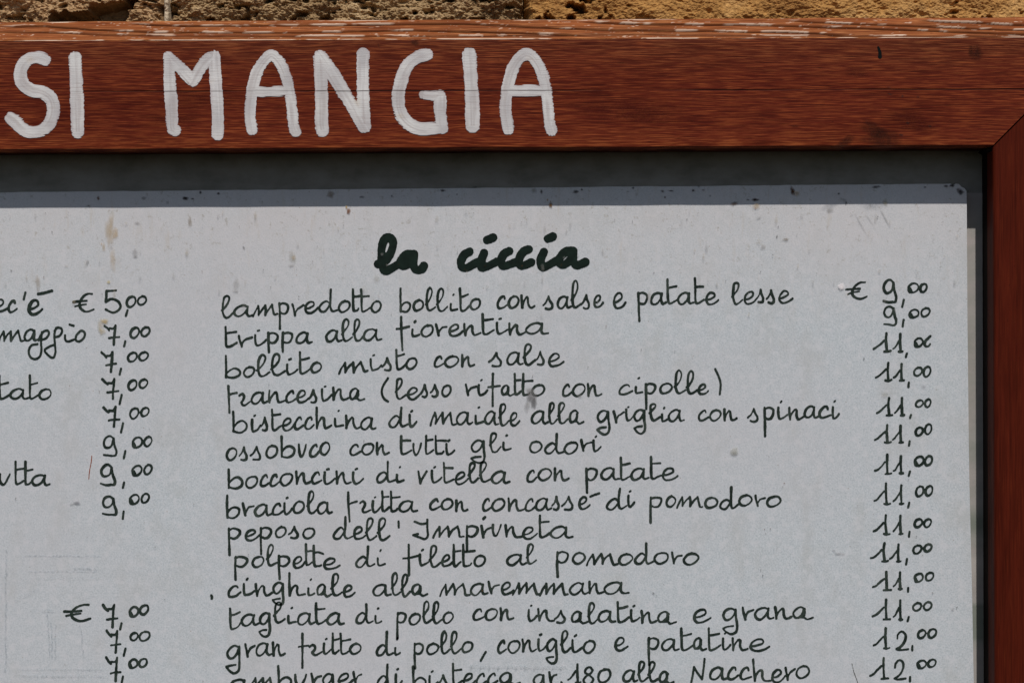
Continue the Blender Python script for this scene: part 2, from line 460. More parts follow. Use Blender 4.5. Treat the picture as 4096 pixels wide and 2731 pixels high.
# close the mitre faces (two cut ends meeting with a dark hairline)
def prism(name, quad, d0, d1, mat, parent, origin=BL):
    a = [(P(x, y)[0], d0, P(x, y)[2]) for x, y in quad]; b = [(p[0], d1, p[2]) for p in a]
    n = len(a); V = a + b
    F = [list(range(n))[::-1], [n + i for i in range(n)]] + [[i, (i + 1) % n, n + (i + 1) % n, n + i] for i in range(n)]
    me = mesh(name, V, F, origin); me.validate()
    return link(name, me, mat, parent)
yb = y_bot(3972)
prism('joint_gap', [(3956, yb + 8), (3982, yb - 14), (4478, yb - 508), (4500, yb - 486), (3990, yb + 30)], .0028, .029, m_gap_black, board)
# black strip inside the side rail, painting the shade of the gap
V = []
for y in (560, YB):
    for dep_, off in ((.0119, 2.0), (.0119, 40), (.030, 40), (.030, 0), (.0222, 0), (.0130, 0)):
        p = P(x_in(y) + off, y, 0); V.append((p[0], dep_, p[2]))
F = [[i, (i + 1) % 6, 6 + (i + 1) % 6, 6 + i] for i in range(6)]
link('gap_shade_strip', mesh('gap_shade_strip', V, F, BL), m_gap_black, board)

# backing
def slab(name, corners, d0, d1, mat, parent, origin, n=1):
    a = [P(x, y, d0) for x, y in corners]; b = [(p[0], d1, p[2]) for p in a]
    V = a + b; F = [[3, 2, 1, 0], [4, 5, 6, 7]] + [[i, (i + 1) % 4, 4 + (i + 1) % 4, 4 + i] for i in range(4)]
    return link(name, mesh(name, V, F, origin), mat, parent)
slab('backing', [(XL, 560), (3990, 560), (3990, YB), (XL, YB)], DB, DB + .006, m_back, board, BL)

def lit_backing():
    m = M('lit_backing_tone', .7, .3)
    a = m.noise(m.mapped((40, 1, 70), (3, 3, 3)), 1, 4, .6); b = m.noise(m.mapped((1, 1, 38), (2, 2, 2)), 1, 1, .5)
    c = m.ramp(b, [(.40, (.22, .24, .205)), (.45, (.38, .365, .34)), (.58, (.41, .37, .35)), (.66, (.46, .43, .40))], 'LINEAR')
    c = m.mix(m.ramp(a, [(.45, 0.0), (.7, .75)]), c, (.27, .28, .245))
    m.bump(a, .0003, .4)
    m.color(c); return m.m
slab('lit_backing_strip', [(3848, 772), (3936, 772), (3938, YB), (3848, YB)], DB - .0003, DB + .001, lit_backing(), board, BL)  # paler patchy copy of the backing, its sunlit tone painted as colour
# ------------------------------------------------------------------ menu sheet on its panel
sheet = empty('menu_sheet', (0, DP + .003, -.2), 'white hand-lettered menu sheet listing meat dishes and prices inside the frame', 'menu')
SL = sheet.location
# outline with a nibbled top right corner and slightly uneven top edge
def sheet_mesh():
    top = []
    xs = np.linspace(XL, 3862, 260)
    for x in xs:
        y = 769.5 - .0090 * x + (vnoise(np.array([x / 45.]), np.array([8.]))[0] - .5) * 2.2
        top.append((x, y))
    right = [(3836, 737), (3846, 748), (3858, 753), (3866, 764), (3867, 800), (3870, 1300), (3877, 1900), (3889, 2400), (3895, 2731), (3905, YB)]
    top = [p for p in top if p[0] < 3800] + [(3803, 735), (3812, 741), (3824, 735)]
    out = top + right + [(XL, YB)]
    a = [P(x, y, DP) for x, y in out]
    V = a + [(p[0], DB - .0004, p[2]) for p in a]; n = len(a)
    F = [list(range(n))[::-1]] + [[i, (i + 1) % n, n + (i + 1) % n, n + i] for i in range(n)]
    return mesh('paper', V, F, SL)
link('paper', sheet_mesh(), m_paper, sheet)

# ---- handwriting: strokes -> one flat ink outline per word
def catmull(pts, step):
    pts = [np.array(p, float) for p in pts]
    # split at doubled points (corners)
    segs = []; cur = [pts[0]]
    for p in pts[1:]:
        if np.allclose(p, cur[-1]): segs.append(cur); cur = [p]
        else: cur.append(p)
    segs.append(cur)
    out = []
    for sg in segs:
        if len(sg) == 1:
            out.append(sg[0][None, :]); continue
        q = [2 * sg[0] - sg[1]] + sg + [2 * sg[-1] - sg[-2]]
        for i in range(1, len(q) - 2):
            p0, p1, p2, p3 = q[i - 1], q[i], q[i + 1], q[i + 2]
            n = max(2, int(np.linalg.norm(p2 - p1) / step) + 1)
            t = np.linspace(0, 1, n)[:, None]
            out.append(.5 * ((2 * p1) + (-p0 + p2) * t + (2 * p0 - 5 * p1 + 4 * p2 - p3) * t ** 2 + (-p0 + 3 * p1 - 3 * p2 + p3) * t ** 3))
    return np.concatenate(out)

def ink_mesh(name, strokes, res, depth, origin, edge=.9, off=.00015, want_depth=False, escale=5.0, ey=None):
    """strokes: list of (Nx2 points in photo px, radius array)"""
    allp = np.concatenate([s[0] for s in strokes]); rm = max(float(np.max(s[1])) for s in strokes) + 6
    x0, y0 = allp.min(0) - rm; x1, y1 = allp.max(0) + rm
    nx = int((x1 - x0) / res) + 2; ny = int((y1 - y0) / res) + 2
    G = np.full((ny, nx), 50.0); BRU = np.zeros((ny, nx)); soff = 0.0
    gx = x0 + np.arange(nx) * res; gy = y0 + np.arange(ny) * res
    for pts, rad in strokes:
        soff += 371.0; run = soff
        for i in range(len(pts)):
            a = pts[i]; b = pts[min(i + 1, len(pts) - 1)]
            if np.hypot(*(b - a)) > 60: b = a
            r = rad[i]; m_ = r + 5
            i0 = max(0, int((min(a[0], b[0]) - m_ - x0) / res)); i1 = min(nx, int((max(a[0], b[0]) + m_ - x0) / res) + 2)
            j0 = max(0, int((min(a[1], b[1]) - m_ - y0) / res)); j1 = min(ny, int((max(a[1], b[1]) + m_ - y0) / res) + 2)
            XX = gx[i0:i1][None, :]; YY_ = gy[j0:j1][:, None]
            ab = b - a; L = ab @ ab
            t = np.clip(((XX - a[0]) * ab[0] + (YY_ - a[1]) * ab[1]) / L, 0, 1) if L > 1e-9 else 0
            dd = np.hypot(XX - a[0] - t * ab[0], YY_ - a[1] - t * ab[1]) - r
            if want_depth:
                ln = math.sqrt(L) + 1e-6; run += ln
                lat = ((XX - a[0]) * ab[1] - (YY_ - a[1]) * ab[0]) / ln
                bv = vnoise(lat / 5.5 + soff, run / 95.0 + 0 * lat) * .6 + vnoise(lat / 13.0 + soff, run / 170.0 + 0 * lat) * .4
                nearer = dd < G[j0:j1, i0:i1]
                BRU[j0:j1, i0:i1] = np.where(nearer, bv, BRU[j0:j1, i0:i1])
            G[j0:j1, i0:i1] = np.minimum(G[j0:j1, i0:i1], dd)
    XX, YY_ = np.meshgrid(gx, gy)
    Gn = G + (fbm(XX / escale, YY_ / (ey or escale), 2) - .5) * 2 * edge
    Gn = np.where(G > 20, 50, Gn)
    vid = {}; V = []; DV = []; BV = []
    def vert(key, x, y, d):
        k = vid.get(key)
        if k is None:
            k = len(V); vid[key] = k; V.append(P(x, y, depth - off)); DV.append(d); BV.append(BRU[min(ny - 1, int((y - y0) / res + .5)), min(nx - 1, int((x - x0) / res + .5))])
        return k
    ins = Gn < 0; F = []
    cell = ins[:-1, :-1] | ins[:-1, 1:] | ins[1:, :-1] | ins[1:, 1:]
    for j, i in zip(*np.nonzero(cell)):
        j = int(j); i = int(i)
        cs = ((j, i), (j, i + 1), (j + 1, i + 1), (j + 1, i))
        poly = []
        for k in range(4):
            a = cs[k]; b = cs[(k + 1) % 4]; va = Gn[a]; vb = Gn[b]
            if va < 0: poly.append(vert(a, gx[a[1]], gy[a[0]], -va))
            if (va < 0) != (vb < 0):
                t = va / (va - vb); key = (min(a, b), max(a, b))
                poly.append(vert(key, gx[a[1]] + t * (gx[b[1]] - gx[a[1]]), gy[a[0]] + t * (gy[b[0]] - gy[a[0]]), 0.0))
        if len(poly) >= 3: F.append(poly)
    me = mesh(name, V, F, origin)
    if want_depth: attr(me, 'depth', np.array(DV) / 22.0); attr(me, 'brush', BV)
    return me

Gl = {   # x: 0..1 from this letter's left edge to the next one's, y: 0 baseline, 1 x-height, 2 ascender, -1 descender
 'a': [[(.70,.86),(.50,1.0),(.20,.82),(.03,.42),(.10,.08),(.30,.0),(.52,.22),(.68,.62),(.72,.90),(.72,.90),(.69,.55),(.70,.2),(.80,.02),(1.0,.10)]],
 'A': [[(.62,.80),(.42,1.0),(.18,.80),(.08,.42),(.16,.10),(.32,.12),(.50,.40),(.56,.75),(.58,.5),(.52,.2),(.30,.10),(.30,.10),(.55,.12),(.72,-.06),(1.0,.10)]],
 'o': [[(.50,1.0),(.22,.82),(.06,.40),(.18,.05),(.42,.0),(.72,.25),(.84,.62),(.72,.93),(.45,.98)]],
 'l': [[(.02,.62),(.28,.90),(.55,1.35),(.62,1.78),(.45,2.0),(.24,1.85),(.15,1.40),(.13,.70),(.22,.16),(.40,.0),(.62,.08),(.95,.35)]],
 't': [[(.16,2.0),(.17,1.2),(.17,.45),(.24,.05),(.42,.02),(.70,.18),(.95,.38)],[(.17,1.33),(.45,1.38),(.88,1.46)]],
 'T': [[(.16,2.0),(.17,1.2),(.17,.45),(.24,.05),(.42,.02),(.70,.10),(.85,.25)],[(.15,1.30),(.6,1.36),(1.1,1.42)]],
 'i': [[(.16,.98),(.15,.45),(.24,.05),(.42,.02),(.70,.18),(.95,.42)],[(.34,1.42),(.46,1.50)]],
 'j': [[(.22,.62),(.22,.25),(.30,.02),(.55,.04),(.85,.16)],[(.44,1.38),(.52,1.46)]],
 'c': [[(.74,.78),(.66,.98),(.40,.88),(.14,.50),(.12,.12),(.30,.0),(.60,.08),(.95,.30)]],
 'e': [[(.10,.38),(.42,.46),(.70,.70),(.66,.97),(.42,1.0),(.18,.72),(.10,.32),(.24,.02),(.50,.0),(.78,.14),(1.0,.36)]],
 'r': [[(.06,1.0),(.14,.6),(.26,.02),(.26,.02),(.30,.30),(.46,.60),(.60,.70),(.92,.80)]],
 'R': [[(.05,.85),(.30,1.02),(.46,.80),(.38,.50),(.24,.28),(.24,.28),(.30,.06),(.52,.0),(.92,.22)]],
 'm': [[(.0,-.02),(.08,.45),(.20,.96),(.20,.96),(.22,.55),(.22,.12),(.22,.12),(.34,.62),(.47,.98),(.47,.98),(.49,.55),(.49,.12),(.49,.12),(.60,.62),(.76,.98),(.76,.98),(.80,.50),(.85,.04),(.97,.06)]],
 'n': [[(.08,1.0),(.10,.5),(.12,.0),(.12,.0),(.22,.48),(.42,.86),(.52,.80),(.54,.35),(.64,.02),(.80,.02),(.98,.14)]],
 'u': [[(.10,1.0),(.12,.45),(.26,.02),(.44,.10),(.64,.60),(.74,1.0)]],
 'v': [[(.06,1.0),(.14,.55),(.26,.0),(.26,.0),(.42,.45),(.72,1.0)]],
 'p': [[(.13,.98),(.12,.0),(.14,-1.0)],[(.13,.86),(.40,1.0),(.72,.86),(.76,.52),(.58,.12),(.36,.02),(.22,.12)]],
 'd': [[(.58,.72),(.40,.96),(.16,.70),(.03,.30),(.12,.02),(.32,.04),(.50,.40),(.60,.80)],[(.62,2.0),(.60,1.0),(.61,.30),(.72,.03),(.98,.18)]],
 'g': [[(.70,.84),(.44,1.02),(.18,.80),(.05,.42),(.16,.05),(.36,.06),(.56,.40),(.68,.90),(.68,.90),(.70,.20),(.74,-.45),(.66,-.86),(.44,-1.0),(.18,-.84),(.02,-.58),(.02,-.58),(.24,-.46),(.52,-.44)]],
 's': [[(.0,.30),(.22,.55),(.40,1.04),(.40,1.04),(.48,.70),(.64,.34),(.60,.04),(.40,-.04),(.18,.0)]],
 'h': [[(.10,2.0),(.12,1.0),(.14,.0),(.14,.0),(.24,.50),(.42,.86),(.54,.78),(.56,.30),(.66,.0),(.98,.12)]],
 'b': [[(.09,2.0),(.11,1.0),(.12,.04)],[(.12,.42),(.34,.80),(.60,.92),(.82,.62),(.78,.22),(.52,-.02),(.28,.0),(.10,.08)]],
 'f': [[(.36,2.0),(.38,.8),(.42,-1.0)],[(.02,.72),(.45,.80),(.96,.92)]],
 'F': [[(.12,2.0),(.13,.8),(.18,-1.0)],[(.14,.74),(.45,.86),(.80,1.0)]],
 # figures: box 0..1 both ways
 '1': [[(.0,.17),(.18,.24),(.40,.42),(.62,.62)],[(.76,1.0),(.74,.6),(.78,.04)],[(.62,.02),(.80,.0),(1.0,.04)]],
 '2': [[(.10,.62),(.16,.84),(.44,1.0),(.72,.90),(.80,.64),(.62,.34),(.30,.12),(.04,.04),(.04,.04),(.4,.0),(1.0,.03)]],
 '7': [[(.02,.98),(.20,.84),(.34,.74),(.34,.74),(.36,.82),(.60,.82),(.76,1.0),(.76,1.0),(.72,.70),(.68,.35),(.66,.02)],[(.32,.34),(.6,.36),(1.0,.40)]],
 '9': [[(.78,.86),(.52,1.0),(.20,.90),(.05,.66),(.16,.46),(.40,.42),(.64,.56),(.76,.86),(.76,.86),(.84,.50),(.98,.22),(.92,.04),(.70,.0),(.36,.02),(.04,.06)]],
 '5': [[(.70,1.0),(.10,.96),(.10,.96),(.08,.70),(.06,.48),(.06,.48),(.40,.60),(.80,.50),(.98,.26),(.80,.04),(.45,-.01),(.06,.10)]],
 '8': [[(.86,.82),(.62,1.0),(.30,.90),(.24,.68),(.60,.50),(.90,.26),(.66,.02),(.28,.0),(.08,.22),(.30,.46),(.70,.62),(.86,.82)]],
 '0': [[(.60,1.0),(.25,.85),(.04,.45),(.16,.08),(.46,.0),(.80,.24),(.97,.62),(.84,.94),(.50,1.0)]],
 'O': [[(.18,.40),(.30,.16),(.18,.40),(.06,.30),(.20,.02),(.55,.02),(.90,.30),(.97,.70),(.74,.98),(.40,.96),(.12,.72),(.04,.44),(.14,.20)]],
 'C': [[(.98,1.0),(.60,.80),(.20,.50),(.10,.22),(.30,.0),(.65,.02),(.95,.22)]],
 'E': [[(.92,.98),(.70,.98),(.45,.80),(.30,.50),(.32,.22),(.52,.03),(.75,.02),(1.0,.14)],[(.0,.55),(.3,.58),(.66,.62)],[(.08,.30),(.25,.36),(.62,.44)]],
}
jr = random.Random(5)
INK = 4.7
def add_strokes(dst, glyph, fx, fy, r=INK, jit=1.0, step=3.2):
    jx = jr.uniform(-.02, .02) * jit; sl = jr.uniform(-.05, .05) * jit
    for st in Gl[glyph]:
        pts = []; last = None
        for (x, y) in st:
            if last is not None and last[0] == (x, y): q = last[1]
            else: q = (fx(x + jx + sl * (y - .5) * .4 + jr.uniform(-.018, .018) * jit), fy(y + jr.uniform(-.025, .025) * jit, x))
            last = ((x, y), q); pts.append(q)
        c = catmull(pts, step)
        dv = np.gradient(c, axis=0); ln = np.hypot(dv[:, 0], dv[:, 1]) + 1e-6
        down = np.clip(dv[:, 1] / ln, 0, 1)
        n = len(c); s = np.arange(n)
        rr = r * (.84 + .26 * down + .14 * np.sin(s / 9.0 + jr.uniform(0, 6)) + .07 * np.sin(s / 2.7 + jr.uniform(0, 6)) + jr.uniform(-.08, .08))
        dst.append((c, rr))

Z = 2.352
REG = {'A': (840, 900), 'B': (1740, 900), 'Cc': (2500, 1050), 'D': (840, 1350), 'E': (1740, 1350), 'F': (2540, 1350), 'G': (840, 1800), 'H': (1740, 1800),
       'I': (2540, 1800), 'J': (840, 2231), 'K': (1740, 2231), 'L': (2540, 2231)}
def word(reg, text, xs, base, xh, asc=None, desc=None, z=Z, org=None, say=None, extra=None, r=INK):
    ox, oy = org if org else REG[reg]
    if not isinstance(base, (list, tuple)): base = [base] * len(text)
    if len(base) == 2 and len(text) != 2: base = list(np.linspace(base[0], base[1], len(text)))
    asc = asc or xh * 2.1; desc = desc or xh * 1.2
    st = []
    for k, ch in enumerate(text):
        x0, x1 = xs[k], xs[k + 1]; b = base[k]; bn = base[min(k + 1, len(text) - 1)]
        w = x1 - x0
        def fx(u, x0=x0, w=w): return ox + (x0 + u * w) / z
        def fy(v, u, b=b, bn=bn, ch=ch):
            bb = b + (bn - b) * max(0, u - .6) * (2.0)
            h = v * xh if 0 <= v <= 1 else (xh + (v - 1) * (asc - xh) if v > 1 else v * desc)
            return oy + (bb - h) / z
        add_strokes(st, ch, fx, fy, r)
    for pl in (extra or []):
        c = catmull([(ox + x / z, oy + y / z) for x, y in pl], 3.0)
        st.append((c, np.full(len(c), r * .98)))
    me = ink_mesh('handwritten_word', st, 2.0, DP, SL)
    o = link('handwritten_word', me, m_ink, sheet)
    o['label'] = 'the word %s in black ink' % (say or text.replace('A', 'a').replace('T', 't').replace('R', 'r').replace('F', 'f').replace('j', 'i'))
    return o
def line_mark(name, pl, reg=None, org=None, z=Z, r=INK, label=None, mat=None, parent=None):
    ox, oy = org if org else REG[reg]
    c = catmull([(ox + x / z, oy + y / z) for x, y in pl], 3.0)
    me = ink_mesh(name, [(c, np.full(len(c), r))], 1.8, DP, SL)
    o = link(name, me, mat or m_ink, sheet)
    if label: o['label'] = label
    return o

# dish list ------------------------------------------------------------
word('A', 'lampredoTto', [105,222,408,640,768,885,1018,1205,1335,1408,1510,1625], [868,856,856,836,850,826,812,815,808,812,815], 102, 205, 140)
word('A', 'bolljto', [1780,1908,2028,2128,2240,2340,2445,2562], [812,802,802,806,800,808,790], 96, 212)
word('B', 'con', [578,685,805,942], [782,778,775], 112)
word('B', 'salse', [1018,1150,1280,1378,1490,1580], [785,780,775,778,772], 112, 250)
word('B', 'e', [1672,1792], [780], 138)
word('Cc', 'patate', [112,240,385,498,645,752,880], [392,392,385,390,380,392], 108, 230, 155)
word('Cc', 'lesse', [1005,1110,1240,1330,1438,1575], [388,388,370,375,378], 110, 200)
word('A', 'trippa', [128,262,405,535,670,808,960], [1142,1140,1132,1112,1110,1108], 100, 185, 78)
word('A', 'alla', [1090,1238,1345,1443,1615], [1092,1090,1088,1082], 106, 205)
word('A', 'fjorentina', [1755,1880,1982,2122,2240,2380,2545,2680,2805,2970,3185], [1050,1045,1045,1035,1040,1035,1025,1022,1028,1022], 104, 185, 122)
word('D', 'bollito', [132,312,438,568,708,828,948,1065], [372,366,362,352,345,335,326], 92, 200)
word('D', 'misto', [1215,1495,1618,1740,1843,1965], [335,305,302,300,292], 102, 185)
word('D', 'con', [2105,2203,2360,2490], [272,272,265], 98)
word('E', 'salse', [508,675,828,945,1062,1212], [262,252,256,250,266], 116, 195)
word('D', 'FRancesinA', [162,272,385,538,708,812,930,1038,1148,1305,1455], [620,636,620,606,606,606,604,592,580,584], 108, 165, 85)
word('D', 'lesso', [1740,1848,1985,2075,2178,2280], [572,575,552,548,550], 102, 188)
word('E', 'rifAtTo', [282,398,500,618,740,812,905,1050], [536,540,535,542,535,540,542], 98, 195, 105)
word('E', 'con', [1192,1288,1430,1572], [547,545,542], 110)
word('E', 'cjpolle', [1722,1868,1970,2108,2250,2365,2470,2572], [532,522,525,520,520,524,530], 92, 212, 142)
word('D', 'bistecchjna', [205,378,478,565,675,788,885,980,1148,1268,1418,1560], [885,880,866,866,870,858,856,850,832,846,860], 112, 190)
word('D', 'di', [1682,1868,1948], [838,832], 108, 180)
word('E', 'majale', [-52,200,355,470,600,702,798], [820,815,806,808,822,822], 116, 200)
word('E', 'allA', [908,1065,1155,1255,1400], [805,808,806,802], 118, 195)
word('E', 'griglja', [1522,1678,1788,1870,2012,2118,2198,2345], [792,795,778,782,776,785,782], 106, 152, 118)
word('F', 'con', [592,695,828,958], [778,776,772], 98)
word('F', 'spinaci', [1065,1205,1333,1438,1592,1722,1848,1922], [782,766,765,768,750,750,762], 108, None, 160)
word('D', 'ossobuco', [150,272,382,522,655,825,930,1032,1142], [1148,1146,1140,1126,1120,1116,1116,1096], 112, 190)
word('D', 'con', [1308,1422,1562,1692], [1102,1096,1094], 102)
word('D', 'tutTi', [1782,1902,2018,2108,2212,2305], [1095,1100,1092,1092,1100], 104, 170)
word('E', 'glj', [335,508,620,730], [1072,1076,1056], 108, 180, 105)
word('E', 'odori', [885,1028,1212,1368,1478,1565], [1075,1086,1086,1062,1066], 102, 178)
word('G', 'bocconcini', [155,332,468,560,652,798,952,1058,1178,1330,1450], [352,352,336,336,326,308,310,315,306,312], 108, 172)
word('G', 'dj', [1562,1740,1838], [300,296], 102, 190)
word('H', 'vitella', [-165,-45,68,182,312,412,532,705], [306,300,302,315,300,296,306], 108, 185)
word('H', 'con', [862,962,1115,1258], [296,280,280], 108)
word('H', 'patate', [1408,1558,1728,1848,2012,2132,2288], [280,272,276,276,266,276], 108, 205, 115)
word('G', 'braciola', [148,302,422,578,688,778,908,1012,1148], [632,606,616,606,600,586,592,592], 108, 208)
word('G', 'FRitTa', [1288,1405,1518,1608,1690,1778,1948], [580,582,580,572,572,574], 102, 185, 85)
word('G', 'con', [2062,2172,2305,2425], [555,552,568], 98)
word('H', 'concasse', [442,532,678,842,948,1098,1198,1348,1460], [566,566,562,566,562,552,552,550], 112, say="concasse with an accent", extra=[[(1462,434),(1500,418),(1546,402)]])
word('H', 'di', [1608,1808,1880], [556,532], 106, 196)
word('I', 'pomodoro', [128,288,398,652,798,972,1128,1232,1395], [535,526,532,536,552,516,522,526], 94, 205, 145)
word('G', 'peposo', [162,322,465,608,735,872,1005], [832,846,826,816,820,826], 98, None, 145)
word('G', 'dell', [1158,1342,1462,1572,1695], [832,830,840,842], 112, 205, say="dell'", extra=[[(1774,668),(1776,722)]])
word('H', 'mpruneta', [-20,282,432,532,652,815,965,1082,1292], [818,812,816,802,806,830,816,820], 104, 205, 130, say='Impruneta',
     extra=[[(-192,668),(-130,690),(-72,682)],[(-72,650),(-72,740),(-66,800),(-95,832),(-150,815),(-205,795),(-205,795),(-160,785)]])
word('G', 'polpetTe', [218,392,530,628,778,895,962,1058,1225], [1096,1096,1082,1090,1102,1080,1090,1112], 98, 195, 118)
word('G', 'dj', [1368,1555,1665], [1096,1080], 102, 190)
word('G', 'filetTo', [1812,1960,2062,2172,2280,2365,2480,2610], [1085,1080,1092,1085,1086,1086,1086], 100, 198, 85)
word('H', 'al', [672,858,960], [1076,1065], 98, 185)
word('H', 'pomodoro', [1132,1288,1432,1722,1882,2058,2222,2330,2508], [1056,1062,1076,1076,1066,1062,1062,1070], 102, 188, 128)
word('J', 'cinghjAle', [162,298,422,588,728,902,995,1138,1248,1362], [362,346,350,332,346,345,350,350,358], 104, 205, 108)
word('J', 'allA', [1532,1702,1798,1888,2045], [350,346,356,346], 104, 205)
word('K', 'maremmana', [42,332,498,618,738,998,1262,1442,1592,1825], [350,345,332,336,340,345,340,328,332], 108)
word('J', 'tagljata', [168,298,462,598,712,822,982,1098,1258], [666,632,620,602,606,620,615,622], 106, 190, 118)
word('J', 'dj', [1372,1538,1628], [612,608], 104, 180)
word('J', 'pollo', [1748,1868,1998,2092,2188,2305], [608,620,606,608,606], 98, 200, 140)
word('K', 'con', [348,468,608,742], [578,576,574], 102)
word('K', 'insAlatinA', [865,960,1128,1272,1432,1538,1698,1828,1932,2082,2265], [588,582,600,602,610,596,602,592,600,606], 104, 190)
word('L', 'e', [545,715], [602], 118)
word('L', 'granA', [822,1008,1128,1308,1475,1675], [582,575,572,568,566], 110, None, 128)
word('J', 'gran', [155,328,428,582,708], [942,925,912,910], 118, None, 138)
word('J', 'fRitTo', [832,930,1058,1142,1215,1312,1442], [900,908,896,895,900,896], 94, 190, 125)
word('J', 'dj', [1562,1728,1800], [912,906], 102, 220)
word('J', 'pollo', [1912,2032,2168,2262,2365,2490], [900,900,892,890,882], 98, 202, 130)
line_mark('comma', [(478,880),(455,918),(430,962)], 'K')
word('K', 'coniglio', [588,678,815,960,1048,1182,1278,1392,1530], [886,886,872,870,872,882,880,886], 112, 200, 118)
word('K', 'e', [1682,1812], [866], 118)
word('L', 'patAtine', [112,252,415,545,675,812,902,1065,1268], [856,862,866,856,862,856,860,868], 106, 205, 150)
word('J', 'amburger', [185,375,625,790,948,1055,1198,1345,1430], [1245,1232,1216,1200,1192,1192,1192,1176], 106, 200, 100)
word('J', 'di', [1572,1738,1812], [1208,1198], 108, 210)
word('J', 'bist', [1895,2052,2147,2270,2378], [1220,1210,1210,1192], 106, 198, say='bistecca, first half')
word('K', 'eccA', [262,383,488,592,795], [1192,1188,1186,1180], 106, say='bistecca, second half')
word('K', 'gr', [922,1072,1152], [1196,1176], 104, None, 100, say='gr.', extra=[[(1188,1164),(1192,1168)]])
word('K', 'allA', [1768,1905,2005,2102,2248], [1158,1156,1158,1172], 106, 185)
word('L', 'acchero', [702,868,978,1098,1278,1412,1512,1665], [1140,1136,1136,1150,1165,1142,1126], 114, 198, say='Nacchero',
     extra=[[(530,1165),(545,1090),(555,1020),(555,1020),(590,1080),(632,1136),(632,1136),(644,1050),(655,945)]])
line_mark('bracket', [(1674,380),(1628,455),(1616,520),(1640,575),(1674,598)], 'D')
line_mark('bracket', [(755,295),(790,370),(806,440),(798,530)], 'F')
line_mark('ink_dot', [(12,350),(20,362),(16,376)], 'J', r=5.5)
line_mark('ink_dot', [(456,642),(470,628)], 'H', r=6)

# prices -----------------------------------------------------------------
def price(org, z, items, comma=None, label=None):
    st = []
    for g, x0, y0, x1, y1 in items:
        ox, oy = org; pad = 9
        xa, xb, ya, yb_ = x0 + pad, x1 - pad, y0 + pad, y1 - pad
        add_strokes(st, g, lambda u: ox + (xa + u * (xb - xa)) / z, lambda v, u: oy + (yb_ - v * (yb_ - ya)) / z, INK * 1.02, .8)
    if comma:
        c = catmull([(org[0] + x / z, org[1] + y / z) for x, y in comma], 3.0); st.append((c, np.full(len(c), INK * 1.02)))
    me = ink_mesh('price', st, 2.0, DP, SL)
    o = link('price', me, m_ink, sheet)
    if label: o['label'] = label
zr = 2.6133
R1, R2, R3 = (3300, 1080), (3300, 1600), (3300, 2131)
price(R1, zr, [('E',215,118,452,308),('9',600,92,758,345),('O',860,128,988,242),('0',984,133,1076,238)], [(824,312),(808,382)], 'price 9,00 with a euro sign')
price(R1, zr, [('9',604,368,758,582),('O',870,402,992,502),('0',992,388,1106,494)], [(822,520),(812,586)], 'price 9,00')
price(R1, zr, [('1',503,648,695,862),('1',700,662,820,862),('O',925,702,1034,806),('C',1028,680,1112,806)], [(855,872),(846,906)], 'price 11,00')
price(R1, zr, [('1',518,960,705,1162),('1',708,970,834,1162),('0',920,1008,1028,1112),('0',1018,998,1114,1122)], [(876,1174),(873,1220)], 'price 11,00')
price(R1, zr, [('1',535,1324,718,1528),('1',724,1330,838,1528),('0',940,1348,1038,1438),('0',1034,1338,1118,1438)], [(898,1514),(890,1542)], 'price 11,00')
price(R2, zr, [('1',513,250,702,452),('1',700,255,828,452),('0',935,273,1034,378),('0',1034,240,1126,362)], [(884,428),(879,470)], 'price 11,00')
price(R2, zr, [('1',513,562,702,778),('1',710,572,828,776),('O',925,578,1042,692),('0',1034,574,1132,688)], [(888,742),(876,786)], 'price 11,00')
price(R2, zr, [('1',503,860,688,1094),('1',710,880,832,1090),('0',940,888,1042,1012),('0',1038,884,1136,1002)], [(880,1070),(870,1116)], 'price 11,00')
price(R2, zr, [('1',503,1190,688,1408),('1',704,1194,820,1406),('0',925,1232,1028,1332),('0',1024,1230,1122,1334)], [(884,1374),(878,1422)], 'price 11,00')
price(R3, zr, [('1',473,94,672,302),('1',668,108,802,306),('0',910,118,1022,220),('0',1024,106,1126,198)], [(858,270),(848,324)], 'price 11,00')
price(R3, zr, [('1',488,394,698,604),('1',708,398,815,592),('O',925,412,1036,516),('0',1040,402,1146,502)], [(870,572),(868,608)], 'price 11,00')
price(R3, zr, [('1',488,684,688,912),('1',708,690,820,916),('0',908,718,1018,818),('0',1020,708,1126,810)], [(876,874),(864,916)], 'price 11,00')
price(R3, zr, [('1',498,988,684,1212),('2',732,1016,875,1224),('0',960,1002,1066,1104),('0',1068,990,1174,1100)], [(914,1178),(912,1222)], 'price 12,00')
price(R3, zr, [('1',463,1294,668,1530),('2',712,1316,854,1534),('O',952,1318,1068,1418),('0',1066,1308,1172,1406)], [(890,1502),(888,1546)], 'price 12,00')
zl = 2.851
Q1, Q2, Q3 = (0, 1100), (0, 1600), (0, 2181)
price(Q1, zl, [('E',833,200,1082,428),('5',1190,162,1392,428),('0',1434,236,1562,370),('0',1558,232,1682,348)], [(1454,400),(1436,462)], 'price 5,00 with a euro sign')
price(Q1, zl, [('7',1178,560,1368,802),('0',1475,588,1600,722),('0',1598,584,1722,704)], [(1428,755),(1416,808)], 'price 7,00')
price(Q1, zl, [('7',1145,868,1334,1108),('0',1445,874,1572,994),('0',1574,868,1702,980)], [(1380,1066),(1364,1130)], 'price 7,00')
price(Q1, zl, [('7',1157,1174,1360,1418),('0',1450,1188,1572,1318),('0',1578,1178,1696,1292)], [(1388,1364),(1364,1466)], 'price 7,00')
price(Q2, zl, [('7',1168,68,1372,314),('0',1468,80,1592,216),('0',1598,74,1710,190)], [(1404,262),(1380,364)], 'price 7,00')
price(Q2, zl, [('9',1168,398,1344,640),('O',1498,414,1630,544),('0',1632,406,1742,530)], [(1430,578),(1412,660)], 'price 9,00')
